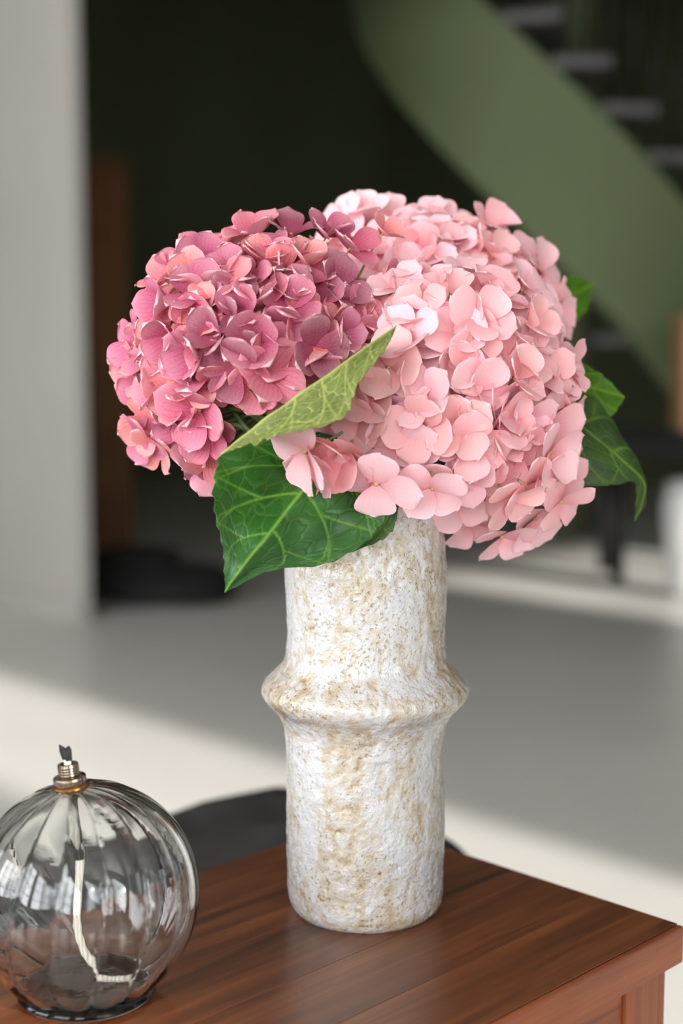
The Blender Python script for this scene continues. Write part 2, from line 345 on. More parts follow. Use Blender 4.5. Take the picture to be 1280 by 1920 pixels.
# ------------------------------------------------------------------ blurred things in the hall
cab = tag(empty('wooden_cabinet', Vector((-1.13, 6.6, 0)), math.radians(45)), 'tall narrow brown wooden cabinet in shadow behind the pale wall edge', 'cabinet')
MB().box(-.12, .12, -.1, .1, 0.05, 1.80).build('body', M['brown_wood'], cab, bevel=.008)
MB().box(-.105, .105, -.118, -.101, .1, 1.76).build('door', M['brown_wood'], cab, bevel=.004)
MB().box(-.13, .13, -.11, .11, 1.801, 1.825).build('cornice', M['brown_wood'], cab, bevel=.004)
for sx in (-1, 1):
    for sy in (-1, 1): MB().box(sx * .1 - .015, sx * .1 + .015, sy * .08 - .015, sy * .08 + .015, 0, .049).build('foot', M['brown_wood'], cab)
def blob(rx, ry, rz, seed, amp=.12, flat=.0, n=28):
    mb = MB(); prof = [(math.cos(a), math.sin(a)) for a in [(-.5 + i / 15) * math.pi for i in range(16)]]
    def fn(x, y, z):
        e = lambda q, pw: math.copysign(abs(q) ** pw, q)
        k = 1 + amp * noise.noise(Vector((x * 1.6 + seed, y * 1.6, z * 1.6)))
        return (e(x, .8) * rx * k, e(y, .8) * ry * k, max(0, (z * k + 1) * rz))
    return mb.lathe(prof, n, fn)
cu = tag(empty('floor_cushion', Vector((-.72, 5.55, 0)), math.radians(-25)), 'low black cushion slumped on the floor beside the pale wall edge', 'cushion')
blob(.33, .24, .07, 3, .25).build('cover', M['black_cloth'], cu)
blob(.18, .18, .045, 8, .25).build('fold', M['black_cloth'], cu).location = (-.12, .02, .105)
be = tag(empty('low_bench', Vector((1.62, 6.12, 0))), 'low black bench at the foot of the green staircase', 'bench')
MB().box(-.52, .6, -.2, .2, .52, .63).build('seat', M['black_cloth'], be, bevel=.01)
for sx in (-.45, .53):
    for sy in (-.15, .15): MB().box(sx - .025, sx + .025, sy - .025, sy + .025, 0, .519).build('leg', M['black_metal'], be)
wb = tag(empty('wooden_box', Vector((1.62, 6.08, .632))), 'upright tan wooden box standing on the low black bench', 'box')
MB().box(-.19, .25, -.12, .12, 0, .45).build('body', M['tan_wood'], wb, bevel=.01)
MB().box(-.20, .26, -.13, .13, .451, .49).build('lid', M['tan_wood'], wb, bevel=.006)
pot = tag(empty('floor_pot', Vector((1.39, 5.62, 0))), 'tall white floor pot standing before the low black bench', 'pot')
MB().lathe([(.0, .0), (.07, 0), (.085, .05), (.1, .2), (.115, .34), (.105, .42), (.09, .44), (.08, .425), (.09, .34), (.075, .1), (0, .06)], 32).build('body', M['white_ceramic'], pot)
MB().lathe([(.092, .438), (.098, .445), (.098, .455), (.088, .46), (.08, .452), (.084, .44)], 32).build('rim', M['white_ceramic'], pot)

# ------------------------------------------------------------------ black leather stool behind the table
RZ = math.radians(45)     # local +x = BX, local +y = AX
so = tag(empty('leather_stool', rm(1.0, .635, 0), RZ), 'black leather stool just beyond the far edge of the wooden table', 'stool')
def cushion(hx, hy, z0, z1, seed, amp):
    n = 24; mb = MB(); idx = {}
    vs, fs = [], []
    for side in (0, 1):
        for i in range(n + 1):
            for j in range(n + 1):
                x, y = -1 + 2 * i / n, -1 + 2 * j / n
                e = (1 - abs(x) ** 14) * (1 - abs(y) ** 10); e = max(e, 0) ** .5
                zc = (z0 + z1) / 2; zz = zc + (1 if side else -1) * (z1 - z0) / 2 * (.35 + .65 * e)
                if side: zz += amp * noise.noise(Vector((x * 2 + seed, y * 2, 0))) + amp * .5 * noise.noise(Vector((x * 5 + seed, y * 5, 3)))
                k = 1 - .05 * (x * x * y * y)
                vs.append((x * hx * k, y * hy * k, zz))
    N = (n + 1) ** 2; q = lambda s, i, j: s * N + i * (n + 1) + j
    for i in range(n):
        for j in range(n):
            fs.append((q(1, i, j), q(1, i + 1, j), q(1, i + 1, j + 1), q(1, i, j + 1))); fs.append((q(0, i, j), q(0, i, j + 1), q(0, i + 1, j + 1), q(0, i + 1, j)))
        fs += [(q(0, i, 0), q(0, i + 1, 0), q(1, i + 1, 0), q(1, i, 0)), (q(0, i + 1, n), q(0, i, n), q(1, i, n), q(1, i + 1, n)),
               (q(0, 0, i + 1), q(0, 0, i), q(1, 0, i), q(1, 0, i + 1)), (q(0, n, i), q(0, n, i + 1), q(1, n, i + 1), q(1, n, i))]
    return mb.add(vs, fs)
cushion(.445, .165, .38, .515, 2.2, .012).build('seat_cushion', M['leather'], so)
MB().box(-.40, .40, -.15, .15, .30, .379).build('seat_frame', M['leather'], so, bevel=.01)
for sx in (-.36, .36):
    for sy in (-.12, .12): MB().box(sx - .02, sx + .02, sy - .02, sy + .02, 0, .299).build('leg', M['black_metal'], so)

# ------------------------------------------------------------------ wooden side table
TZ = 0.60; TB0, TB1, TA0, TA1 = -.02, .819, .490, .800
ta = tag(empty('side_table', rm((TA0 + TA1) / 2, (TB0 + TB1) / 2, 0), RZ), 'varnished red-brown wooden side table under the vase and glass lamp', 'table')
hl, hw = (TB1 - TB0) / 2, (TA1 - TA0) / 2
def twood(mb, name, mat, long_axis, bevel=.002):
    """wood grain runs along local y of the piece: pieces lying along x are turned"""
    o = mb.build(name, mat, ta, bevel=bevel)
    if long_axis == 'x': o.data.transform(Matrix.Rotation(math.radians(90), 4, 'Z')); o.rotation_euler = (0, 0, math.radians(-90))
    if long_axis == 'z': o.data.transform(Matrix.Rotation(math.radians(-90), 4, 'X')); o.rotation_euler = (math.radians(90), 0, 0)
    return o
cuts = [-hw + .0056, -.088, -.028, .036, .094, hw]
for i in range(5):
    twood(MB().box(-hl, hl, cuts[i] + .00008, cuts[i + 1] - .00008, TZ - .026, TZ), 'plank', M['wood'], 'x', .0003)
twood(MB().box(-hl, hl, -hw, -hw + .0055, TZ - .026, TZ), 'edge_trim', M['wood_edge'], 'x', .0018)
for sx in (-1, 1):
    for sy in (-1, 1): twood(MB().box(sx * (hl - .03) - .022, sx * (hl - .03) + .022, sy * (hw - .030) - .022, sy * (hw - .030) + .022, 0, TZ - .0265), 'leg', M['wood_edge'], 'z', .003)
for sy in (-1, 1): twood(MB().box(-hl + .0525, hl - .0525, sy * (hw - .022) - .009, sy * (hw - .022) + .009, TZ - .11, TZ - .0265), 'apron', M['wood_edge'], 'x', .002)
for sx in (-1, 1): twood(MB().box(sx * (hl - .022) - .009, sx * (hl - .022) + .009, -hw + .0525, hw - .0525, TZ - .11, TZ - .0265), 'apron', M['wood_edge'], 'y', .002)

# ------------------------------------------------------------------ vase
VC = Z(684, 1697, TZ)
VH = VC.xy.length
def vz(v): return CAM_H - VH * math.tan(PITCH + math.atan((v - 960) / F_PX)) - TZ
px = 1.0 / F_PX * 1.003
prof_px = [(1699, 0), (1699, 118), (1695, 132), (1683, 141), (1660, 145), (1600, 146), (1500, 146.5), (1420, 144), (1370, 147), (1345, 154), (1328, 164), (1314, 178), (1300, 188),
           (1288, 191), (1278, 187), (1266, 176), (1254, 163), (1240, 151), (1224, 145), (1190, 143), (1150, 144.5), (1100, 147), (1060, 147.5), (1020, 144), (980, 141), (940, 142), (912, 143)]
va = tag(empty('vase', VC), 'white cratered glaze ceramic vase with flared collar holding the hydrangeas', 'vase')
zs = [max(vz(q[0]), 0.0) for q in prof_px]; rs = [q[1] * px for q in prof_px]
def dense(r, z, step):
    pts = spline([(a, b, 0) for a, b in zip(r, z)], 30 * len(r)); out = [pts[0]]
    for p in pts[1:]:
        if (p - out[-1]).length >= step: out.append(p)
    return out
outer = dense(rs, zs, .0011)
NA = 400; vs = []; pit = []
for p in outer:
    r, z = max(p.x, 0), max(p.y, 0)
    for k in range(NA):
        a = 2 * math.pi * k / NA; d = Vector((math.cos(a), math.sin(a), 0)); q = d * r + Vector((0, 0, z))
        dz = 0.0; w_ = min(1, z / .004)
        lo = noise.noise(q * 22) * .0011 + noise.noise(Vector((q.x * 9, q.y * 9, q.z * 6))) * .0012
        f1 = noise.noise(Vector((q.x * 150, q.y * 150, q.z * 110))); f2 = noise.noise(q * 330 + Vector((9, 2, 4)))
        mask = .5 + .5 * max(-1, min(1, 2.2 * noise.noise(Vector((q.x * 26, q.y * 26, q.z * 13 + 5)))))
        h_ = (f1 * .00085 + f2 * .00045) * (.35 + .65 * mask)
        crater = max(0, noise.noise(q * 260 + Vector((1, 7, 3))) - .42) * .0030
        dz = (lo + h_ - crater) * w_
        pit.append(max(0, min(1, .35 * mask + (.4 if crater > 0.0002 else 0) - f1 * .5)))
        vs.append(tuple(d * (r + dz * (r > .02)) + Vector((0, 0, z))))
no = len(outer)
rim_z = outer[-1].y; rim_r = outer[-1].x
for r, z in ((rim_r - .003, rim_z + .0015), (rim_r - .006, rim_z - .001), (rim_r - .007, rim_z - .02), (rim_r - .008, .2), (rim_r - .008, .03), (.01, .02), (0.0005, .02)):
    for k in range(NA):
        a = 2 * math.pi * k / NA; vs.append((math.cos(a) * r, math.sin(a) * r, z)); pit.append(.3)
fs = [(i * NA + k, i * NA + (k + 1) % NA, (i + 1) * NA + (k + 1) % NA, (i + 1) * NA + k) for i in range(no + 6) for k in range(NA)]
vo = MB().add(vs, fs).build('body', M['glaze'], va)
at_ = vo.data.attributes.new('pit', 'FLOAT', 'POINT'); at_.data.foreach_set('value', pit)
VTOP = VC.z + rim_z

# ------------------------------------------------------------------ glass oil lamp
LC = Z(163, 1862, TZ)
la = tag(empty('oil_lamp', LC), 'clear ribbed glass globe oil lamp with black wick on the table', 'lamp')
LR, LH = .0690, .0620
tilt = Matrix.Rotation(math.radians(-6), 3, Vector((0, 1, 0)))
TOPZ = LH + LR * .975
def glass(vr, rib, off, foot):
    N = 15; n = 240; m = 90; vs = []
    for i in range(m + 1):
        th = math.pi * i / m * .955 + .0 if True else 0
        for k in range(n):
            a = 2 * math.pi * k / n
            lobe = abs(math.sin(N * (a + .25 * math.cos(th)) / 2)) ** .55
            fade = math.sin(th) ** .5 if 0 < th < math.pi else 0
            r = vr * (1 - rib * (1 - lobe) * fade)
            p = Vector((math.sin(th) * math.cos(a), math.sin(th) * math.sin(a), -math.cos(th))) * r
            p = tilt @ p; p.z = p.z + LH
            if p.z < foot:
                q = Vector((p.x, p.y, 0)); L = q.length; lim = .044 if off == 0 else .036
                p.z = foot + (0.0 if off == 0 else .0006 * (L < .02))
                if i == 0: p.x = p.y = 0
            vs.append(p)
    return vs, n, m
vo_, n, m = glass(LR, .06, 0, .0062)
vi_, _, _ = glass(LR - .0021, .05, 1, .0090)
mb = MB()
fs = [(i * n + k, i * n + (k + 1) % n, (i + 1) * n + (k + 1) % n, (i + 1) * n + k) for i in range(m) for k in range(n)]
N0 = len(vo_)
allv = vo_ + vi_
fs2 = fs + [tuple(N0 + q for q in reversed(f)) for f in fs] + [(m * n + k, m * n + (k + 1) % n, N0 + m * n + (k + 1) % n, N0 + m * n + k) for k in range(n)]
MB().add(allv, fs2).build('glass_globe', M['glass'], la)
MB().lathe([(.0003, 0), (.0370, 0), (.0405, .0012), (.0418, .0032), (.0405, .0052), (.036, .0060), (.0003, .0060)], 72).build('foot', M['glass'], la)
top = Vector((0, 0, LH)) + tilt @ Vector((0, 0, LR * .995))
def tl(x, y, z): return top + tilt @ Vector((x, y, z))
MB().lathe([(.0066, -.004), (.0108, -.0035), (.0112, -.001), (.0106, .0004), (.0095, .0008)], 40, tl).build('lower_ring', M['brass'], la)
MB().lathe([(.0094, .0005), (.0098, .001), (.0098, .0048), (.0094, .0054), (.0068, .0056), (.0058, .0058)], 40, tl).build('collar', M['nickel'], la)
pr = [(.0058, .0056)]
for i in range(4): pr += [(.0063, .0062 + i * .0016), (.0063, .0070 + i * .0016), (.0060, .0074 + i * .0016)]
pr += [(.0062, .0128), (.0058, .0132), (.0030, .0130), (.0026, .0118)]
MB().lathe(pr, 40, tl).build('burner', M['nickel'], la)
bot = [tl(0, 0, .012), tl(.0002, 0, -.01), tl(0, 0, -.03), tl(.0005, 0, -.045), Vector((-.0045, -.002, .050)), Vector((-.0035, -.002, .034)), Vector((.001, -.003, .021)), Vector((.010, -.006, .0125)), Vector((.022, -.004, .0105)),
       Vector((.030, .004, .0118)), Vector((.031, .014, .0118)), Vector((.025, .021, .0118))]
sp = spline(bot, 90)
wk = MB().tube(sp, [(.0020 if i < 62 else .0020 - .0009 * (i - 62) / 27) + .0002 * math.sin(i * 1.3) for i in range(90)], 8).build('wick', M['cord'], la)
ch = [tl(.0, 0, .0115), tl(-.0002, 0, .0150), tl(-.0005, 0, .0185), tl(-.0022, 0, .0222), tl(-.0035, 0, .0245)]
mbc = MB().tube([tl(0, 0, .0165), tl(-.0008, .0, .0190), tl(-.002, 0, .022), tl(-.0036, .0003, .0250)], [.0027, .0027, .0021, .0003], 7)
mbc.tube([tl(.0006, 0, .0150), tl(.0008, .0, .0185), tl(.0014, 0, .0218), tl(.0020, -.0003, .0236)], [.0024, .0025, .0021, .0006], 7)
mbc.build('charred_tip', M['char'], wk)
MB().tube([tl(0, 0, .0115), tl(0, 0, .0158)], [.0022, .0021], 8).build('bare_tip', M['cord'], wk)
tb = MB(); npt = [tl(0, 0, z) for z in (-.003, -.02, -.040)]
tb.lathe([(.0025, -.004), (.0025, -.046), (.0031, -.046), (.0031, -.004), (.0025, -.004)], 20, tl).build('wick_tube', M['glass'], la)

# ------------------------------------------------------------------ hydrangeas
rng = random.Random(11)
def petal_geo(Wd, Lg, cup, bend, ruf, point, seed):
    nt, ns = 9, 8; vs, uv, rim = [], [], []
    for i in range(nt + 1):
        t_ = 1 - (1 - i / nt) ** 1.6
        hw_ = Wd * ((t_ + .012) ** .62) * max(0, 1 - t_ ** (2.9 - point)) ** .52 * 1.52 * .5 + .02 * (1 - t_)
        for j in range(ns + 1):
            s = -1 + 2 * j / ns; s2 = math.sin(s * math.pi / 2) * .5 + s * .5
            x = s2 * hw_
            y = Lg * (t_ - .07 * s2 * s2 * (t_ ** 3)) + point * .04 * Lg * (1 - s2 * s2) * t_ ** 4
            z = cup * (x / .5) ** 2 * .5 + bend * t_ * t_ + ruf * .07 * t_ * math.sin(3.2 * s2 + seed) * (.4 + .6 * abs(s2)) + ruf * .03 * noise.noise(Vector((x * 4 + seed, y * 4, 0)))
            vs.append((x, y, z)); uv.append((.5 + .5 * s2, t_)); rim.append(max(abs(s2) ** 2 * (.6 + .4 * t_) if t_ > .1 else 0, t_ ** 3))
    q = lambda i, j: i * (ns + 1) + j
    fs = [(q(i, j), q(i, j + 1), q(i + 1, j + 1), q(i + 1, j)) for i in range(nt) for j in range(ns)]
    return vs, fs, uv, rim
SHAPES = {'dusk': [petal_geo(rng.uniform(.80, .98), 1, rng.uniform(-.05, .42), rng.uniform(-.30, .16), rng.uniform(.4, 1.0), rng.choice([0, 0, .1, .3]), k * 1.7) for k in range(8)],
          'pale': [petal_geo(rng.uniform(.88, 1.04), 1, rng.uniform(-.02, .38), rng.uniform(-.26, .12), rng.uniform(.3, .9), rng.choice([0, .1, .3, .7]), k * 1.3) for k in range(8)]}
def petal_mesh(kind, geo, mat):
    vs, fs, uv, rim = geo; me = MB().add(vs, fs).mesh('petal', mat)
    l = me.uv_layers.new(name='UVMap'); l.data.foreach_set('uv', [c_ for lp in me.loops for c_ in uv[lp.vertex_index]])
    me.attributes.new('rim', 'FLOAT', 'POINT').data.foreach_set('value', rim); return me
PMESH = {k: [petal_mesh(k, g_, M[k + '_object']) for g_ in SHAPES[k]] for k in SHAPES}
eye = MB().lathe([(0, -.12), (.03, -.09), (.04, -.02), (.055, .03), (.05, .07), (.02, .09), (0, .095)], 7)
eye.tube([(0, 0, -.02), (.01, .0, -.3), (.03, .01, -.6)], [.03, .026, .03], 5)
EYE = eye.mesh('floret', M['eye'])

FMESH = {}
for kd in SHAPES:
    FMESH[kd] = []
    for q in range(10):
        vs, fs, uv, rim = [], [], [], []; op = 22 + 5 * q
        for k in range(4):
            g_ = SHAPES[kd][rng.randrange(8)]; n0 = len(vs)
            m3 = Matrix.Rotation(math.radians(k * 90 + rng.gauss(0, 6)), 4, 'Z') @ Matrix.Translation((0, .03, (.05 if k % 2 else -.02))) @ Matrix.Rotation(math.radians(op + rng.gauss(0, 13)), 4, 'X') @ Matrix.Rotation(math.radians(rng.gauss(0, 7)), 4, 'Y')
            vs += [m3 @ Vector(x) for x in g_[0]]; fs += [tuple(n0 + i for i in f) for f in g_[1]]; uv += g_[2]; rim += g_[3]
        FMESH[kd].append(petal_mesh(kd, (vs, fs, uv, rim), M[kd + '_object']))
TINTS = {'dusk': [lin(186, 72, 114), lin(152, 46, 88), lin(216, 94, 132), lin(222, 108, 134), lin(234, 124, 132), lin(238, 144, 140), lin(204, 94, 138), lin(214, 114, 146)],
         'pale': [lin(251, 186, 191), lin(251, 198, 204), lin(248, 170, 175), lin(250, 201, 209), lin(249, 184, 184)]}
# every head: pixel centre, pixel radii, depth of its centre, axis in (right, up, towards the viewer), kind of petal
HEADS = [
    dict(name='dusky', kind='dusk', c=(495, 674), r=(262, 262), d=.950, ax=(-.50, .42, .76), lim=116, L=(.0215, .0255), gap=.0168,
         label='dusky mauve and salmon pink hydrangea with dark veined petals'),
    dict(name='front', kind='pale', c=(806, 738), r=(286, 282), d=.970, ax=(.28, -.05, .95), lim=120, L=(.0225, .0265), gap=.0200,
         label='pale pink hydrangea head, lower and nearer of the two pale ones'),
    dict(name='rear', kind='pale', c=(804, 602), r=(248, 218), d=1.060, ax=(.15, .80, .35), lim=105, L=(.0225, .0270), gap=.0205,
         label='pale pink hydrangea head peeping over the top behind the nearer pale one')]
# florets seen clearly in the photograph: pixel of the eye, lean of the face in (right, up), size, opening, tint
HAND = {
 'dusky': [(375, 768, .15, -.1, 1.2, 22, 2), (502, 704, .35, .15, 1.05, 30, 3), (444, 686, .0, -.5, 1.2, 15, 1), (375, 600, .1, .2, 1, 25, 5), (311, 623, 0, 0, 1, 25, 5), (572, 500, .1, .5, 1, 45, 5),
           (626, 543, .25, 0, 1.1, 35, 1), (664, 596, .1, .3, 1, 35, 3), (542, 582, 0, .1, 1.05, 40, 0), (452, 595, 0, .2, 1, 30, 0), (545, 442, 0, .2, 1.05, 30, 1), (474, 448, 0, .4, 1, 45, 3), (392, 480, 0, .1, 1, 30, 3),
           (350, 500, 0, .1, .9, 30, 6), (308, 526, 0, .1, .85, 30, 4), (258, 645, -.1, 0, 1, 25, 6), (256, 690, -.1, -.1, 1, 30, 4), (284, 795, 0, -.1, 1, 25, 5), (270, 815, 0, -.1, 1, 30, 6), (300, 836, .1, 0, .95, 30, 5), (396, 850, .25, -.3, .95, 30, 4), (388, 810, .3, -.1, 1, 40, 2), (633, 627, .2, .1, .9, 40, 6),
           (588, 655, .2, -.2, 1, 35, 1), (282, 742, 0, 0, 1, 25, 6), (610, 446, .1, .1, .9, 30, 0), (716, 440, .2, .2, .75, 35, 5), (706, 548, .4, 0, 1, 40, 3), (330, 556, 0, .1, .95, 30, 3), (655, 468, .2, .1, 1, 35, 2), (500, 490, 0, .2, .95, 35, 3), (480, 640, 0, -.1, 1.05, 40, 0), (330, 690, -.1, -.1, 1.0, 30, 3), (420, 540, -.1, .2, .95, 35, 4)],
 'front': [(942, 640, .15, .2, 1.05, 12, 1), (890, 682, .05, -.1, 1.05, 10, 4), (895, 732, .0, -.3, 1, 15, 1), (862, 800, -.2, .1, 1, 25, 4), (880, 830, -.2, -.2, 1.05, 25, 0), (982, 782, .2, -.2, 1.0, 30, 3), (925, 900, .1, -.1, 1.05, 20, 1), (706, 905, -.05, -.3, 1.2, 6, 3, .880),
           (573, 846, -.15, -.1, 1.2, 20, 3, .868), (745, 845, .1, -.15, 1.1, 25, 3), (1002, 972, .1, -.35, 1.0, 20, 3), (905, 958, 0, -.3, 1.05, 20, 1), (862, 938, -.1, -.1, .95, 25, 1), (750, 545, -.1, .2, 1, 30, 1), (782, 590, -.2, .0, 1, 35, 4), (852, 632, -.2, .1, 1, 30, 1), (925, 560, 0, .2, 1.0, 30, 0),
           (985, 540, .1, .1, 1.0, 25, 1), (1040, 670, .1, 0, 1, 25, 1), (1015, 705, 0, -.1, 1, 25, 4), (1062, 690, .2, 0, .9, 30, 0), (1050, 790, .1, -.1, 1, 20, 0), (1040, 870, .1, -.1, 1, 25, 1), (1042, 905, .2, -.2, .95, 25, 0), (800, 748, -.3, .3, 1.05, 35, 3), (765, 640, -.2, .25, 1, 40, 3), (790, 800, -.3, -.1, 1, 35, 4), (655, 785, -.3, 0, 1, 30, 2),
           (730, 690, -.2, .1, 1.05, 30, 4), (985, 912, .1, -.1, 1, 25, 0, .925), (955, 935, .0, -.1, 1, 25, 4, .915), (1030, 848, .1, 0, 1, 25, 1, .93), (1015, 890, .2, 0, 1, 30, 1, .94), (1050, 940, .2, -.2, 1, 20, 0, .95), (940, 1005, .1, -.3, .95, 20, 1), (880, 985, -.1, -.2, .95, 20, 1), (636, 850, .1, -.1, 1.05, 45, 2, .884), (600, 870, .2, -.15, 1, 35, 3, .888), (668, 862, -.1, -.2, 1, 40, 4, .89), (810, 915, 0, -.3, 1, 15, 3, .885), (690, 790, -.3, .1, 1, 40, 4), (810, 900, -.1, -.3, 1.0, 30, 0), (960, 840, .1, -.1, 1.05, 25, 0), (700, 745, -.1, .2, 1, 40, 4), (840, 560, 0, .2, 1, 30, 4), (880, 520, 0, .3, .95, 30, 1)],
 'rear': [(642, 424, -.1, -.3, 1.1, 12, 1), (690, 414, 0, .2, .95, 35, 1), (735, 408, 0, .2, 1, 30, 1), (795, 412, 0, .2, 1, 25, 3), (845, 422, .1, .1, 1, 30, 1), (760, 430, 0, .1, 1.1, 20, 3), (855, 450, 0, 0, 1.05, 15, 4), (915, 430, .1, .1, .95, 35, 0), (960, 478, .1, .1, .95, 35, 1), (1015, 510, .2, .1, 1, 20, 1), (930, 490, .1, 0, 1, 30, 4), (800, 475, -.1, 0, 1, 25, 1), (1035, 600, .3, 0, .95, 30, 1), (1030, 570, .2, 0, .9, 35, 0)]}
MOUTH = Vector((VC.x, VC.y, VTOP))
def ell(h):
    m_ = h['d'] / F_PX; return P(h['c'][0], h['c'][1], h['d']), h['r'][0] * m_, h['r'][1] * m_, .5 * (h['r'][0] + h['r'][1]) * m_ * .94
def inside(p, h, k):
    c_, rx, ry, rz = ell(h); q = p - c_; return (q.dot(R_) / rx) ** 2 + (q.dot(U_) / ry) ** 2 + (q.dot(F_) / rz) ** 2 < k * k
def proj(p):
    q = p - C_; d = q.dot(F_); return 640 + F_PX * q.dot(R_) / d, 960 - F_PX * q.dot(U_) / d
def fib(n):
    return [Vector((math.cos(i * 2.399963) * math.sqrt(1 - (1 - 2 * (i + .5) / n) ** 2), math.sin(i * 2.399963) * math.sqrt(1 - (1 - 2 * (i + .5) / n) ** 2), 1 - 2 * (i + .5) / n)) for i in range(n)]
HOLE = [(400, 760), (415, 730), (470, 728), (560, 735), (640, 690), (735, 640), (730, 700), (640, 800), (530, 840), (430, 850)]
def in_poly(u, v, poly):
    c_ = False; j = len(poly) - 1
    for i in range(len(poly)):
        (x0, y0), (x1, y1) = poly[i], poly[j]
        if (y0 > v) != (y1 > v) and u < (x1 - x0) * (v - y0) / (y1 - y0) + x0: c_ = not c_
        j = i
    return c_
heads = {}
for hi, h in enumerate(HEADS):
    c0, rx, ry, rz = ell(h)
    ax = (R_ * h['ax'][0] + U_ * h['ax'][1] - F_ * h['ax'][2]).normalized()
    root_p = MOUTH + Vector(((-.012, -.008, -.25), (.014, -.012, -.25), (.006, .018, -.25))[hi])
    root = tag(empty('hydrangea', root_p), h['label'], 'flower', 'hydrangeas in the vase'); heads[h['name']] = root
    fl = []                                                           # (position, face normal, size, opening, tint, roll)
    for (u, v, lx, ly, size, op, ti, *dd_) in HAND[h['name']]:
        m_ = h['d'] / F_PX; X, Y = (u - h['c'][0]) * m_ / rx, (h['c'][1] - v) * m_ / ry; k = .80
        zz = max(0.0, k * k - X * X - Y * Y) ** .5
        n_ = (R_ * (X / rx) + U_ * (Y / ry) - F_ * (zz / rz)).normalized()
        n_ = (n_ + R_ * lx + U_ * ly - F_ * (.08 + .75 * min(1, X * X + Y * Y))).normalized()
        fl.append((P(u, v, dd_[0] if dd_ else h['d'] - zz * rz), n_, size, op, ti, rng.uniform(0, 90), True))
    for d_ in fib(900):
        if math.degrees(d_.angle(ax)) > h['lim'] + rng.uniform(-6, 6): continue
        k = .795 + rng.uniform(-.05, .025)
        p = c0 + R_ * (d_.x * rx * k) + U_ * (d_.y * ry * k) + F_ * (d_.z * rz * k)
        dd = R_ * d_.x + U_ * d_.y + F_ * d_.z
        if math.degrees(dd.angle(ax)) > h['lim'] + rng.uniform(-6, 6): continue
        if any(inside(p, g_, .84) for g_ in HEADS if g_ is not h): continue
        if p.z < VTOP + .01 and (p.xy - VC.xy).length < .075: continue
        if h['name'] == 'dusky' and in_poly(*proj(p), HOLE) and (p - C_).dot(F_) < h['d']: continue
        if min((p - q[0]).length for q in fl) < h['gap'] * rng.uniform(.92, 1.1): continue
        n_ = (R_ * (d_.x / rx) + U_ * (d_.y / ry) + F_ * (d_.z / rz)).normalized()
        n_ = (n_ + Vector((rng.gauss(0, .34), rng.gauss(0, .34), rng.gauss(0, .34))) - F_ * (.45 * (d_.x ** 2 + d_.y ** 2) if d_.z < .3 else 0)).normalized()
        fl.append((p, n_, rng.uniform(.9, 1.08), rng.uniform(16, 62) if h['kind'] == 'dusk' else rng.uniform(14, 56), rng.randrange(len(TINTS[h['kind']])), rng.uniform(0, 90), False))
    # inner florets fill the gaps, deeper in the head
    inner = []
    for d_ in fib(150):
        dd = R_ * d_.x + U_ * d_.y + F_ * d_.z
        if math.degrees(dd.angle(ax)) > h['lim'] - 8: continue
        p = c0 + R_ * (d_.x * rx * .68) + U_ * (d_.y * ry * .68) + F_ * (d_.z * rz * .68)
        if any(inside(p, g_, .66) for g_ in HEADS if g_ is not h) or (p.z < VTOP + .02 and (p.xy - VC.xy).length < .08): continue
        if h['name'] == 'dusky' and in_poly(*proj(p), HOLE) and (p - C_).dot(F_) < h['d']: continue
        n_ = (dd + Vector((rng.gauss(0, .3), rng.gauss(0, .3), rng.gauss(0, .3)))).normalized()
        inner.append((p, n_, 1.0, rng.uniform(25, 60), rng.randrange(len(TINTS[h['kind']])), rng.uniform(0, 90), False))
    # the 74 that show best are single florets with single petals, the others one mass
    def show(q): return (1 if q[6] else 0) + (-(q[0] - c0).normalized().dot(F_)) - (10 if any(inside(q[0], g_, 1.0) for g_ in HEADS if g_ is not h) else 0)
    fl.sort(key=show, reverse=True)
    mass = MB(); m_uv, m_rim, m_tint = [], [], []
    for i, (p, n_, size, op, ti, roll, hand) in enumerate(fl + inner):
        L = rng.uniform(*h['L']) * size
        zq = n_.to_track_quat('Z', 'Y').to_matrix(); R3 = zq @ Matrix.Rotation(math.radians(roll), 3, 'Z')
        tint = TINTS[h['kind']][ti]
        single = i < 74; whole = 74 <= i < min(len(fl), 270)
        if single:
            fo = link('floret', EYE, root); fo.location = p - root_p; fo.rotation_euler = R3.to_euler(); fo.scale = (L, L, L)
        if whole:
            fo = link('floret', rng.choice(FMESH[h['kind']]), root); fo.location = p - root_p; fo.rotation_euler = R3.to_euler(); fo.scale = (L, L, L); fo.color = tint
            continue
        for k in range(4):
            o_ = op + (2 if h['kind'] == 'dusk' else 2) + rng.gauss(0, 10 if h['kind'] == 'dusk' else 8); sc_ = rng.uniform(.9, 1.08)
            m3 = Matrix.Rotation(math.radians(k * 90 + rng.gauss(0, 6)), 4, 'Z') @ Matrix.Translation((0, .03, (.05 if k % 2 else -.02))) @ Matrix.Rotation(math.radians(o_), 4, 'X') @ Matrix.Rotation(math.radians(rng.gauss(0, 7)), 4, 'Y') @ Matrix.Scale(sc_, 4)
            gi = rng.randrange(8); v_ = rng.uniform(.92, 1.08); pt = tuple(min(1, c_ * v_) for c_ in tint[:3]) + (1,)
            if single:
                po = link('petal', PMESH[h['kind']][gi], fo); po.matrix_basis = m3; po.color = pt
            else:
                vs, fs, uv, rim = SHAPES[h['kind']][gi]
                mass.add([p - root_p + R3 @ ((m3 @ Vector(q)) * L) for q in vs], fs); m_uv += uv; m_rim += rim; m_tint += [pt] * len(vs)
    me = mass.mesh('floret_mass', M[h['kind'] + '_attr'])
    l = me.uv_layers.new(name='UVMap'); l.data.foreach_set('uv', [c_ for lp in me.loops for c_ in m_uv[lp.vertex_index]])
    me.attributes.new('rim', 'FLOAT', 'POINT').data.foreach_set('value', m_rim)
    me.attributes.new('tint', 'FLOAT_COLOR', 'POINT').data.foreach_set('color', [c_ for q in m_tint for c_ in q])
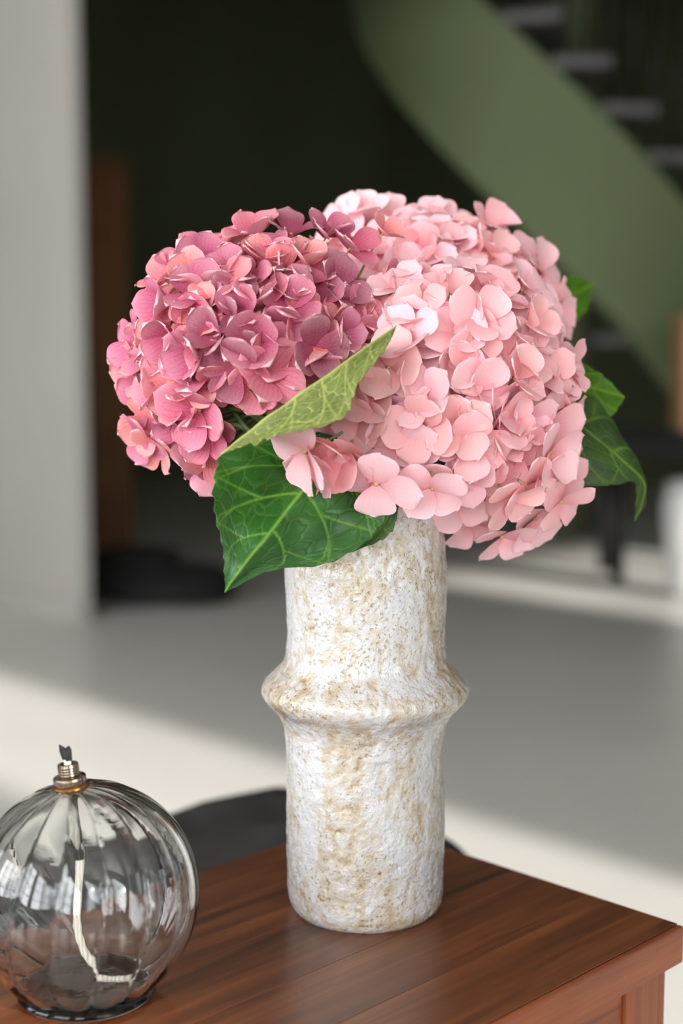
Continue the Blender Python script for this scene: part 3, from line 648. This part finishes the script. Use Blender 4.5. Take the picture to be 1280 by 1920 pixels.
    tag(link('florets', me, root), kind='stuff')
    # stem and the branching stalks that carry the florets
    hub = c0 - ax * (min(rx, ry) * .55)
    mid = MOUTH + Vector((root_p.x - MOUTH.x, root_p.y - MOUTH.y, .0))
    MB().tube([q - root_p for q in spline([root_p, root_p.lerp(mid, .6), mid + (hub - mid) * .12, hub.lerp(mid, .35) + Vector((0, 0, .008)), hub, c0 - ax * .02], 24)], [.0045] * 20 + [.004, .0035, .003, .0028], 8).build('stem', M['stem'], root)
    stalks = MB()
    for j, q in enumerate(fl):
        if j % 2 and j > 60: continue
        e = q[0] - q[1] * .006; a_ = hub.lerp(c0, .2 + .5 * ((j * 7) % 10) / 10)
        md = a_.lerp(e, .5) - ax * .006
        stalks.tube([x - root_p for x in (a_, md, e)], [.0013, .0011, .0008], 5)
    if h['name'] == 'dusky':                                        # bare stalks seen through the gap above the olive leaf
        for (u0, v0, u1, v1, u2, v2, q) in ((560, 840, 480, 775, 425, 765, .0019), (560, 850, 500, 770, 455, 720, .0024), (575, 840, 520, 775, 498, 730, .0026), (540, 850, 470, 810, 440, 775, .0017),
                                            (590, 830, 545, 770, 535, 720, .0022), (555, 850, 462, 770, 405, 745, .0016), (530, 850, 452, 800, 420, 800, .0018)):
            stalks.tube([x - root_p for x in spline([P(u0, v0, .955), P(u1, v1, .925), P(u2, v2, .930)], 10)], q, 6)
    tag(stalks.build('stalks', M['stem'], root), kind='stuff')

# ------------------------------------------------------------------ leaves
def leaf(root, mid, left, right, mat, n_side=5, teeth=11, amp=.0022, bulge=.004, vw=1.0, nt=230, ns=64, rib=.0011, sweep=.26):
    """blade between a midrib and two edges, all lists of points from base to tip"""
    mi, le, ri = spline(mid, nt + 1), spline(left, nt + 1), spline(right, nt + 1)
    vs, vein, uv = [], [], []
    for i in range(nt + 1):
        t_ = i / nt; tan = (mi[min(i + 1, nt)] - mi[max(i - 1, 0)]).normalized()
        for j in range(-ns, ns + 1):
            s = abs(j) / ns; e = (le if j < 0 else ri)[i]
            wv = (e - mi[i]); width = wv.length
            nrm = tan.cross(wv).normalized() * (-1 if j < 0 else 1) if width > 1e-6 else Vector((0, 0, 0))
            saw = ((t_ * teeth + .15) % 1.0); out = (saw if saw < .82 else (1 - saw) / .18 * .82) * amp * (1 if width > .004 else 0) * (.55 + .9 * abs(noise.noise(Vector((math.floor(t_ * teeth + .15) * 1.7, 3.1, j > 0))) * 2))
            p = mi[i] + wv * s + (wv.normalized() * out * s ** 8 if width > 1e-6 else Vector())
            p = p + nrm * (-bulge * math.sin(math.pi * min(1, s)) * min(1, width / .03))
            Lt = max((mi[-1] - mi[0]).length, .01); m_ = math.exp(-(s * width / (.0011 * vw)) ** 2)
            for k in range(n_side):
                tk = .03 + .74 * k / n_side + (.02 if j < 0 else 0); tv = tk + sweep * s ** 1.25
                m_ = max(m_, .85 * math.exp(-((t_ - tv) * Lt / (.0009 * vw * (1.15 - .6 * s))) ** 2) * (1 - .4 * s))
                for w0 in (.35, .65):                                # forks
                    tf = tk + sweep * w0 ** 1.25 + (s - w0) * (.02 if w0 < .5 else .40)
                    if s > w0: m_ = max(m_, .6 * math.exp(-((t_ - tf) * Lt / (.0007 * vw)) ** 2) * (1 - .6 * (s - w0)))
            wav = .0014 * noise.noise(p * 60)
            vs.append(p + nrm * (wav - .0004 * m_)); vein.append(m_); uv.append((.5 + .5 * j / ns, t_))
    W = 2 * ns + 1
    fs = [(i * W + j, i * W + j + 1, (i + 1) * W + j + 1, (i + 1) * W + j) for i in range(nt) for j in range(W - 1)]
    o0 = root.location
    me = MB().add([q - o0 for q in vs], fs).mesh('leaf', mat)
    l = me.uv_layers.new(name='UVMap'); l.data.foreach_set('uv', [c_ for lp in me.loops for c_ in uv[lp.vertex_index]])
    me.attributes.new('vein', 'FLOAT', 'POINT').data.foreach_set('value', vein)
    o = link('leaf', me, root)
    sd = o.modifiers.new('thickness', 'SOLIDIFY'); sd.thickness = .0005; sd.offset = 0
    return o
def px3(l): return [P(*q) for q in l]
lf = leaf(heads['dusky'], px3([(668, 826, .912), (625, 868, .898), (568, 920, .884), (505, 1000, .868), (455, 1062, .860), (422, 1111, .862)]),
          px3([(668, 826, .912), (545, 812, .905), (424, 850, .885), (403, 940, .868), (420, 1030, .860), (422, 1111, .862)]),
          px3([(668, 826, .912), (738, 862, .906), (736, 930, .902), (696, 1005, .896), (606, 1057, .884), (510, 1068, .872), (422, 1111, .862)]),
          M['leaf_dark'], n_side=4, teeth=15, amp=.0032, bulge=.003, vw=.85)
tag(lf, 'dark green glossy leaf hanging over the vase rim')
lf = leaf(heads['front'], px3([(785, 860, .915), (748, 930, .908), (712, 988, .904), (660, 1034, .902)]),
          px3([(785, 860, .915), (700, 900, .908), (650, 970, .904), (660, 1034, .902)]),
          px3([(785, 860, .915), (752, 935, .906), (728, 1000, .902), (660, 1036, .902)]),
          M['leaf_side'], n_side=4, teeth=9, amp=.0016, bulge=.002)
tag(lf, 'small dark leaf tucked behind the glossy one')
# olive leaf: seen from its underside, folded back along its upper edge; the far half hangs behind
lf = leaf(heads['dusky'], px3([(742, 610, .868), (690, 645, .850), (625, 694, .838), (560, 738, .832), (490, 788, .832), (412, 850, .842)]),
          px3([(742, 610, .868), (690, 690, .905), (640, 745, .905), (575, 785, .900), (500, 815, .880), (412, 850, .842)]),
          px3([(742, 610, .868), (718, 655, .850), (668, 722, .834), (640, 782, .826), (545, 808, .824), (480, 826, .828), (412, 852, .842)]),
          M['leaf_olive'], n_side=5, teeth=15, amp=.0026, bulge=.004, vw=1.0, sweep=.12)
tag(lf, 'olive green leaf turned to show its pale veined underside')
lf = leaf(heads['front'], px3([(985, 762, 1.035), (1060, 782, 1.015), (1120, 822, 1.005), (1175, 870, 1.005), (1207, 905, 1.015), (1203, 940, 1.025), (1190, 976, 1.035)]),
          px3([(985, 762, 1.035), (1060, 738, 1.035), (1118, 744, 1.028), (1160, 810, 1.025), (1202, 886, 1.025), (1209, 938, 1.030), (1190, 976, 1.035)]),
          px3([(985, 762, 1.035), (1010, 852, 1.010), (1080, 905, 0.998), (1150, 908, 1.000), (1188, 902, 1.012), (1193, 940, 1.022), (1189, 976, 1.035)]),
          M['leaf_side'], n_side=4, teeth=10, amp=.0018, bulge=.003, vw=.8)
tag(lf, 'deep green leaf with a curled down tip')
lf = leaf(heads['rear'], px3([(1000, 690, 1.06), (1070, 712, 1.04), (1120, 730, 1.03), (1170, 745, 1.03)]),
          px3([(1000, 690, 1.06), (1060, 672, 1.05), (1122, 700, 1.03), (1170, 744, 1.03)]),
          px3([(1000, 690, 1.06), (1070, 770, 1.03), (1135, 785, 1.02), (1170, 747, 1.03)]),
          M['leaf_bright'], n_side=4, teeth=8, amp=.0018, bulge=.002)
tag(lf, 'bright green leaf with pointed tip')
lf = leaf(heads['rear'], px3([(960, 600, 1.09), (1020, 580, 1.13), (1070, 555, 1.17), (1112, 532, 1.20)]),
          px3([(960, 600, 1.09), (1010, 545, 1.13), (1068, 520, 1.17), (1112, 531, 1.20)]),
          px3([(960, 600, 1.09), (1040, 625, 1.13), (1095, 585, 1.17), (1112, 533, 1.20)]),
          M['leaf_bright'], n_side=4, teeth=8, amp=.0018, bulge=.002)
tag(lf, 'bright green leaf behind the flower heads')
